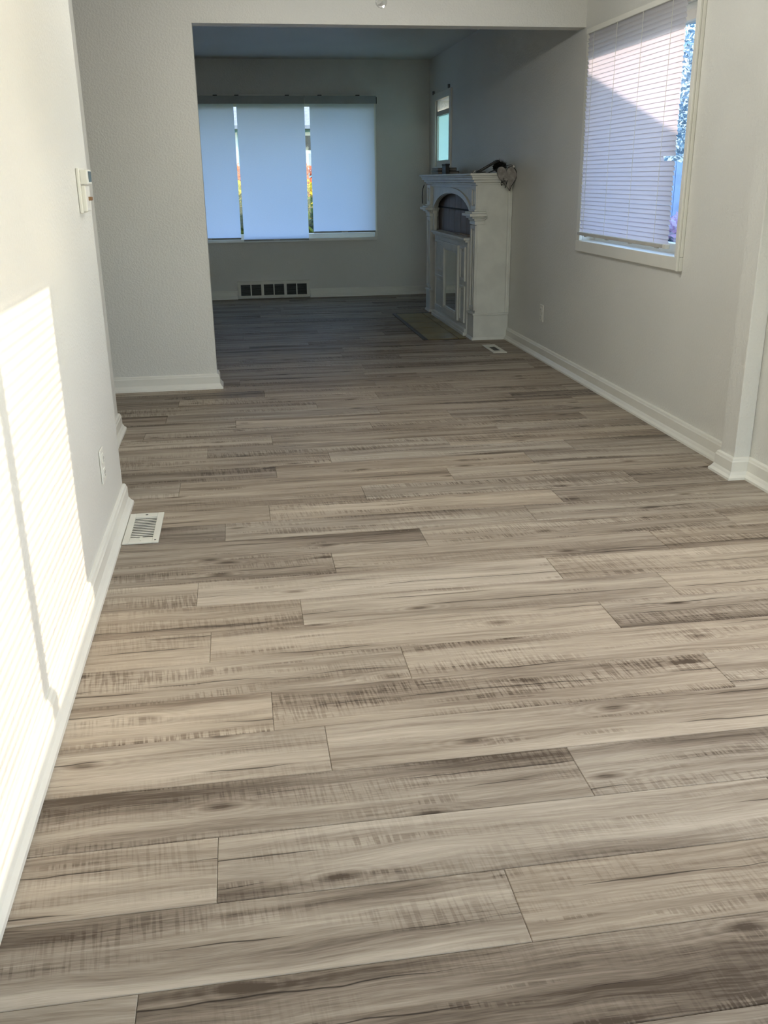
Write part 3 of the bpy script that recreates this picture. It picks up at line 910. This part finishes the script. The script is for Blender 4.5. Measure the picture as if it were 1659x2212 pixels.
cu.body = 'ehy'; cu.size = 0.078; cu.extrude = 0.001; cu.align_x = 'CENTER'; cu.shear = 0.15; cu.offset = 0.0012
to = D.objects.new('lettering', cu); COL.objects.link(to)
dg = bpy.context.evaluated_depsgraph_get()
me = D.meshes.new_from_object(to.evaluated_get(dg))
D.objects.remove(to)
me.materials.clear(); me.materials.append(M_BLACK)
for v in me.vertices:
    x_, y_, z_ = v.co
    v.co = (2.056 + x_ * 0.50, 7.2905 - z_, 1.190 + y_)
o = link('lettering', me, None, hp, label='black script lettering')
# books at the far end
for i, (z_, sx, sy, nm) in enumerate(((MZ, 0.20, 0.30, 'dark book lying flat at the bottom of the pair on the mantel'), (MZ + 0.030, 0.18, 0.27, 'dark book lying on top of the other book on the mantel'))):
    b = empty('book', (1.99, 9.14, z_), nm, 'book', 'books on the mantel')
    c = bmesh.new(); xa, xb, yb0, yb1 = 1.900, 1.900 + sx, 9.14 - sy / 2, 9.14 + sy / 2
    bx(c, xa, xb, yb0, yb1, z_, z_ + 0.005); bx(c, xa, xb, yb0, yb1, z_ + 0.023, z_ + 0.028); bx(c, xb - 0.004, xb, yb0, yb1, z_ + 0.005, z_ + 0.023)
    obj('cover', c, M_BOOK, b)
    obj('pages', box(xa + 0.004, xb - 0.004, yb0 + 0.004, yb1 - 0.004, z_ + 0.005, z_ + 0.023), M_PAGE, b)
b = empty('storage_box', (1.948, 8.875, MZ), 'small black lidded box beside the books on the mantel', 'box')
obj('body', box(1.930, 1.966, 8.80, 8.95, MZ, MZ + 0.074, 0.003), M_CLIP, b)
obj('lid', box(1.927, 1.969, 8.797, 8.953, MZ + 0.074, MZ + 0.090, 0.003), M_BOOK, b)
# cable looping down past the far pilaster
c = bmesh.new()
tube(c, [(1.845, 9.37, 1.19), (1.832, 9.375, 1.15), (1.826, 9.375, 1.08), (1.830, 9.375, 1.015)], 0.004, 8)
obj('cable', c, M_BLACK, label='thin black cable looped beside the far pilaster of the mantelpiece', cat='cable')

# ------------------------------------------------------------------ vents, outlets, thermostat
fr = empty('floor_register', (-0.41, 3.415, 0.0), 'white louvred floor register against the left baseboard', 'floor vent')
xa, xb, ya, yb = -0.480, -0.349, 3.250, 3.575
c = bmesh.new(); e = 0.026
h0, h1 = 0.0006, 0.0065
def plate(c, xa, xb, ya, yb, ex, ey, h0, h1):
    bx(c, xa, xa + ex, ya, yb, h0, h1, 0.0015); bx(c, xb - ex, xb, ya, yb, h0, h1, 0.0015)
    bx(c, xa + ex, xb - ex, ya, ya + ey, h0, h1, 0.0015); bx(c, xa + ex, xb - ex, yb - ey, yb, h0, h1, 0.0015)
plate(c, xa, xb, ya, yb, 0.024, 0.045, h0, h1)
obj('face_plate', c, M_METALW, fr)
obj('duct_shade', box(xa + .02, xb - .02, ya + .04, yb - .04, 0.0004, 0.0012), M_DARK, fr)  # thin dark sheet standing in for the shade below the louvres
nl = 13
c = bmesh.new(); prism(c, [(-0.0075, 0.0058), (0.0055, 0.0045), (0.0055, 0.0039), (-0.0075, 0.0052)], 'x', xa + 0.024, xb - 0.024)
lm = mesh_from(c, 'louvre'); lm.materials.append(M_METALW)
for i in range(nl):
    o = D.objects.new('louvre', lm); COL.objects.link(o); o.parent = fr
    o.matrix_parent_inverse = Matrix.Translation(-fr.location)
    o.location = (0, ya + 0.045 + (i + 0.5) * (yb - ya - 0.09) / nl, 0)
def screw(p, x_, y_, z_, r_=0.004, mat=M_CLIP):
    c = bmesh.new(); bmesh.ops.create_cone(c, cap_ends=True, segments=10, radius1=r_, radius2=r_, depth=0.001)
    bmesh.ops.translate(c, verts=c.verts, vec=(x_, y_, z_)); obj('screw', c, mat, p)
screw(fr, -0.415, yb - 0.022, 0.0068, 0.0055); screw(fr, -0.362, ya + 0.020, 0.0068); screw(fr, -0.415, ya + 0.018, 0.0068, 0.003, M_RAIL)
obj('damper_lever', box(-0.420, -0.410, ya + 0.036, ya + 0.054, 0.004, 0.009, 0.001), M_METALW, fr)

fr = empty('floor_register', (1.92, 6.945, 0.0), 'small white floor register near the mantelpiece plinth', 'floor vent')
xa, xb, ya, yb = 1.868, 1.974, 6.765, 7.125
c = bmesh.new(); plate(c, xa, xb, ya, yb, 0.028, 0.085, h0, h1)
obj('face_plate', c, M_METALW, fr)
obj('duct_shade', box(xa + .025, xb - .025, ya + .08, yb - .08, 0.0004, 0.0012), M_DARK, fr)  # dark sheet again, painted as the shade inside the vent
c = bmesh.new(); prism(c, [(-0.0040, 0.0045), (0.0030, 0.0018), (0.0025, 0.0014), (-0.0045, 0.0040)], 'x', xa + 0.028, xb - 0.028)
lm = mesh_from(c, 'louvre'); lm.materials.append(M_RAIL)
for i in range(9):
    o = D.objects.new('louvre', lm); COL.objects.link(o); o.parent = fr
    o.matrix_parent_inverse = Matrix.Translation(-fr.location)
    o.location = (0, ya + 0.085 + (i + 0.5) * (yb - ya - 0.17) / 9, 0)

# return-air grille in the far baseboard
gr = empty('return_grille', (0.39, FY, 0.0), 'long six-panel return-air grille low on the far wall', 'vent grille')
xa, xb, za, zb = -0.006, 0.786, 0.010, 0.186
yf = FY - 0.030
panels = []
pw = (xb - xa - 0.03 * 2 - 0.030 * 2 - 3 * 0.012) / 6
x = xa + 0.03
xs = []
for i in range(6):
    xs.append((x, x + pw)); x += pw + (0.012 if i % 2 == 0 else 0.030)
c = bmesh.new(); holes_wall(c, 'x', xa, xb, yf, FY - 0.001, za, zb, [(p, q, za + 0.026, zb - 0.030) for p, q in xs])
obj('frame', c, M_METALW, gr)
c = bmesh.new(); bx(c, xa - 0.006, xb + 0.006, yf - 0.004, FY - 0.001, zb - 0.004, zb + 0.006, 0.002)
obj('top_lip', c, M_METALW, gr)
obj('duct_shade', box(xa + .02, xb - .02, FY - 0.006, FY - 0.002, za + .02, zb - .02), M_DARK, gr)  # dark backing sheet painted for the shade behind the grille
c = bmesh.new(); prism(c, [(0.0, -0.004), (0.014, 0.004), (0.0148, 0.0032), (0.0008, -0.0048)], 'x', -pw / 2, pw / 2)
lm = mesh_from(c, 'grille_louvre'); lm.materials.append(mat_plain('grey_louvre', lin(120, 124, 122), 0.5))
for p, q in xs:
    for j in range(9):
        o = D.objects.new('louvre', lm); COL.objects.link(o); o.parent = gr
        o.matrix_parent_inverse = Matrix.Translation(-gr.location)
        o.location = ((p + q) / 2, yf + 0.006, za + 0.026 + (j + 0.5) * (zb - za - 0.056) / 9)

def outlet(x_, sgn, yc, zc, label):
    """sgn = +1: the plate faces +x"""
    t = empty('wall_outlet', (x_, yc, zc), label, 'outlet', 'wall outlets')
    xs_ = lambda a, b: tuple(sorted((x_ + sgn * a, x_ + sgn * b)))
    a, b = xs_(0.0005, 0.007)
    obj('cover_plate', box(a, b, yc - 0.038, yc + 0.038, zc - 0.060, zc + 0.060, 0.003), M_PLASTIC, t)
    for dz in (-0.026, 0.026):
        a, b = xs_(0.006, 0.010)
        so = obj('receptacle', box(a, b, yc - 0.017, yc + 0.017, zc + dz - 0.017, zc + dz + 0.017, 0.004), M_PLASTIC, t)
        c = bmesh.new()
        a, b = xs_(0.0095, 0.0103)
        bx(c, a, b, yc - 0.008, yc - 0.006, zc + dz - 0.004, zc + dz + 0.006); bx(c, a, b, yc + 0.006, yc + 0.008, zc + dz - 0.004, zc + dz + 0.006)
        bx(c, a, b, yc - 0.002, yc + 0.002, zc + dz - 0.012, zc + dz - 0.008)
        obj('slots', c, M_DARK, so)
outlet(LW, 1, 3.235, 0.312, 'white outlet plate low on the left wall above the floor register')
outlet(RW, -1, 6.525, 0.322, 'white outlet plate low on the right wall before the mantelpiece')

th = empty('thermostat', (LW, 3.47, 1.22), 'slim white thermostat with small display on the left wall', 'thermostat')
obj('back_plate', box(LW + 0.0005, LW + 0.012, 3.415, 3.525, 1.150, 1.295, 0.003), M_PLASTIC, th)
obj('cover', box(LW + 0.010, LW + 0.026, 3.425, 3.520, 1.155, 1.240, 0.004), M_PLASTIC, th)
hd = obj('display_head', box(LW + 0.010, LW + 0.036, 3.425, 3.520, 1.242, 1.290, 0.004), M_PLASTIC, th)
obj('screen', box(LW + 0.0355, LW + 0.037, 3.450, 3.512, 1.250, 1.284), M_SCREEN, hd)
obj('lever', box(LW + 0.024, LW + 0.038, 3.470, 3.490, 1.190, 1.202, 0.002), M_TAN, th, label='tan slide lever')

# chandelier over the dining end: only its lowest crystal drop hangs into the picture
CX, CYY = 0.615, 4.0
DZ = 0.083
cp = empty('chandelier', (CX, CYY, CZ), 'small chandelier whose clear crystal ball hangs into the top edge', 'chandelier')
c = bmesh.new(); bmesh.ops.create_icosphere(c, subdivisions=2, radius=0.0235); bmesh.ops.translate(c, verts=c.verts, vec=(CX, CYY, 1.812 + DZ))
ball = obj('crystal_ball', c, M_CRYST, cp, label='clear faceted crystal ball')
c = bmesh.new(); bmesh.ops.create_cone(c, cap_ends=True, segments=16, radius1=0.013, radius2=0.006, depth=0.012); bmesh.ops.translate(c, verts=c.verts, vec=(CX, CYY, 1.842 + DZ))
obj('cap', c, M_CHROME, ball)
c = bmesh.new(); tube(c, [(CX, CYY, 1.848 + DZ), (CX, CYY, 2.10)], 0.002, 8)
obj('drop_wire', c, M_CHROME, cp)
c = bmesh.new(); bmesh.ops.create_uvsphere(c, u_segments=16, v_segments=10, radius=0.03); bmesh.ops.translate(c, verts=c.verts, vec=(CX, CYY, 2.13))
obj('hub', c, M_CHROME, cp)
c = bmesh.new(); tube(c, [(CX, CYY, 2.13), (CX, CYY, CZ - 0.02)], 0.007, 10)
obj('stem', c, M_CHROME, cp)
c = bmesh.new(); bmesh.ops.create_cone(c, cap_ends=True, segments=24, radius1=0.055, radius2=0.06, depth=0.024); bmesh.ops.translate(c, verts=c.verts, vec=(CX, CYY, CZ - 0.0125))
obj('canopy', c, M_CHROME, cp)
for q in range(4):
    a = math.pi / 4 + q * math.pi / 2
    ux, uy = math.cos(a), math.sin(a)
    c = bmesh.new(); tube(c, [(CX + ux * 0.02, CYY + uy * 0.02, 2.13), (CX + ux * 0.10, CYY + uy * 0.10, 2.10), (CX + ux * 0.19, CYY + uy * 0.19, 2.13), (CX + ux * 0.20, CYY + uy * 0.20, 2.17)], 0.006, 8)
    arm = obj('arm', c, M_CHROME, cp)
    c = bmesh.new(); bmesh.ops.create_uvsphere(c, u_segments=12, v_segments=8, radius=0.024)
    bmesh.ops.scale(c, vec=(1, 1, 1.5), verts=c.verts); bmesh.ops.translate(c, verts=c.verts, vec=(CX + ux * 0.20, CYY + uy * 0.20, 2.208))
    obj('bulb', c, M_GLASS, arm)
    pl = D.lights.new('bulb_fill', 'POINT'); pl.energy = FILL_LAMP_POWER / 4; pl.color = (1.0, 0.94, 0.86); pl.shadow_soft_size = 0.022  # point lamps added inside the unseen bulbs to brighten the near room
    po = D.objects.new('bulb_fill', pl); COL.objects.link(po); po.location = (CX + ux * 0.20, CYY + uy * 0.20, 2.208)

# ------------------------------------------------------------------ outdoors
obj('ground', box(-40, 60, -25, 70, -0.35, -0.25), M_LAWN, kind='structure', label='lawn outside')
# own roof overhang along the right wall and the far wall
EZ = 2.190
bm = bmesh.new()
bx(bm, RW + 0.18, RW + 0.80, YB - 0.6, FY + 0.98, EZ + 0.01, EZ + 0.05)
bx(bm, XL - 0.7, RW + 0.18, FY + 0.18, FY + 0.98, EZ + 0.01, EZ + 0.05)
eave = obj('roof_eave', bm, M_SOFFIT, kind='structure', label='cream soffit of the roof overhang outside the windows')
bm = bmesh.new()
bx(bm, RW + 0.80, RW + 0.825, YB - 0.6, FY + 1.0, EZ, EZ + 0.16); bx(bm, XL - 0.7, RW + 0.80, FY + 0.98, FY + 1.005, EZ, EZ + 0.16)
obj('fascia', bm, M_SIDE_W, eave)
bm = bmesh.new()
prism(bm, [(RW + 0.83, EZ + 0.16), (XL, EZ + 0.16 + 1.9), (XL, EZ + 0.10 + 1.9), (RW + 0.83, EZ + 0.05)], 'y', YB - 0.6, FY + 1.0)
obj('roof_slope', bm, M_ROOF, eave)

def windowed_house(name, label, wall_pts, axis, a, b, mat, loc):
    t = empty(name, loc, label, 'house')
    bm = bmesh.new(); prism(bm, wall_pts, axis, a, b)
    obj('walls', bm, mat, t)
    return t
# neighbour's gabled house on the right, its rake shades the lower blind
NX = 6.12
def rake(y): return 2.822 + 0.307 * (y - 4.15)
RY = 6.55
nh = windowed_house('neighbour_house', 'pale gabled neighbouring house beyond the right-hand window', [(1.9, -0.25), (11.2, -0.25), (11.2, rake(1.9) - 0.06), (RY, rake(RY) - 0.06), (1.9, rake(1.9) - 0.06)], 'x', NX + 0.10, NX + 9, M_SIDE_W, (NX + 4, RY, -0.25))
bm = bmesh.new(); prism(bm, [(1.6, rake(1.6)), (RY, rake(RY)), (11.5, rake(1.6)), (11.5, rake(1.6) - 0.07), (RY, rake(RY) - 0.09), (1.6, rake(1.6) - 0.07)], 'x', NX, NX + 9.2)
obj('roof', bm, M_ROOF, nh)
for (yq, zq) in ((8.2, 0.9), (5.0, 0.9)):
    wq = obj('window', box(NX + 0.07, NX + 0.11, yq, yq + 0.9, zq, zq + 1.1), M_TRIM, nh)
    obj('pane', box(NX + 0.06, NX + 0.075, yq + 0.06, yq + 0.84, zq + 0.06, zq + 1.04), M_WINDK, wq)

# street house seen between the roller shades
HY = 25.0
sh = windowed_house('street_house', 'pale cyan house across the street seen between the roller shades', [(-9, -0.25), (9, -0.25), (9, 2.55), (-9, 2.55)], 'y', HY, HY + 7, M_SIDE_C, (0, HY + 3.5, -0.25))
bm = bmesh.new(); prism(bm, [(HY - 0.5, 2.50), (HY + 3.5, 4.4), (HY + 7.5, 2.50), (HY + 7.5, 2.42), (HY - 0.5, 2.42)], 'x', -9.5, 9.5)
obj('roof', bm, M_ROOF, sh)
for xq in (-3.4, -0.9, 1.55, 4.4):
    wq = obj('window', box(xq, xq + 1.1, HY - 0.05, HY + 0.02, 1.45, 2.36), M_TRIM, sh)
    obj('pane', box(xq + 0.08, xq + 1.02, HY - 0.07, HY - 0.045, 1.94, 2.28), M_WINDK, wq)
    obj('pane', box(xq + 0.08, xq + 1.02, HY - 0.07, HY - 0.045, 1.53, 1.86), M_RAIL, wq)

def shrub(name, cen, rad, n, leaf, mat, label, cat, seed, stem=True, group=None):
    r = random.Random(seed)
    cen = Vector(cen)
    t = empty(name, (cen.x, cen.y, -0.25), label, cat, group)
    bm = bmesh.new()
    for i in range(n):
        d = Vector((r.gauss(0, 1), r.gauss(0, 1), r.gauss(0, 1))).normalized() * (r.random() ** 0.33)
        p = cen + Vector((d.x * rad[0], d.y * rad[1], d.z * rad[2]))
        u = Vector((r.gauss(0, 1), r.gauss(0, 1), r.gauss(0, 1))).normalized(); w = u.orthogonal().normalized()
        s = leaf * r.uniform(0.6, 1.3)
        bm.faces.new([bm.verts.new(p + x_) for x_ in (-u * s, w * s * .55, u * s, -w * s * .55)])
    o = obj('foliage', bm, mat, t, kind='stuff')
    if stem:
        bm = bmesh.new(); tube(bm, [(cen.x, cen.y, -0.25), (cen.x + .03, cen.y, cen.z)], max(0.02, rad[0] * 0.06), 8)
        obj('stem', bm, M_BARK, t)
    return t
shrub('hedge', (0.4, 13.6, 0.42), (1.9, 0.45, 0.66), 5200, 0.06, M_LEAFG, 'dark green hedge in front of the far window', 'hedge', 1)
shrub('yellow_shrub', (0.55, 14.9, 0.95), (1.4, 0.4, 0.32), 1500, 0.05, M_LEAFY, 'yellow flowering shrub behind the hedge', 'shrub', 2)
shrub('orange_shrub', (0.6, 16.6, 1.12), (1.9, 0.6, 0.40), 2200, 0.07, M_LEAFO, 'orange leaved shrub below the street house', 'shrub', 3)
shrub('garden_tree', (8.6, 17.6, 2.5), (2.4, 2.0, 2.6), 14000, 0.06, M_LEAFB, 'leafy tree seen past the edge of the mini blind', 'tree', 4)
hy = shrub('hydrangea', (4.8, 10.1, 0.18), (0.7, 0.8, 0.5), 2600, 0.05, M_LEAFB, 'hydrangea with white and pink blooms seen at the edge of the mini blind', 'shrub', 6)
rh = random.Random(5)
bm = bmesh.new()
for i in range(900):
    p = Vector((4.8 + rh.gauss(0, .28), 10.1 + rh.gauss(0, .32), 0.70 + rh.gauss(0, .06)))
    u = Vector((rh.gauss(0, 1), rh.gauss(0, 1), rh.gauss(0, 1))).normalized(); w = u.orthogonal().normalized()
    bm.faces.new([bm.verts.new(p + x_) for x_ in (-u * .05, w * .03, u * .05, -w * .03)])
obj('blooms', bm, M_PETAL, hy, kind='stuff')
fn = empty('garden_fence', (6.5, 13.6, -0.25), 'blue-grey board fence beyond the right-hand window', 'fence')
for i in range(22):
    o = obj('board', box(5.6 + i * 0.13, 5.6 + i * 0.13 + 0.122, 13.5, 13.525, -0.25, 1.42 + 0.01 * (i % 3)), M_FENCE, fn)
obj('rail', box(5.6, 8.46, 13.53, 13.57, 1.05, 1.14), M_FENCE, fn)
fh = windowed_house('far_house', 'white sided house far behind the garden tree', [(11, -0.25), (34, -0.25), (34, 5.4), (11, 5.4)], 'y', 30, 36, M_SIDE_W, (22, 33, -0.25))
for i in range(14):
    obj('siding_board', box(11, 34, 29.96, 30.0, i * 0.36, i * 0.36 + 0.33), M_SIDE_W, fh)
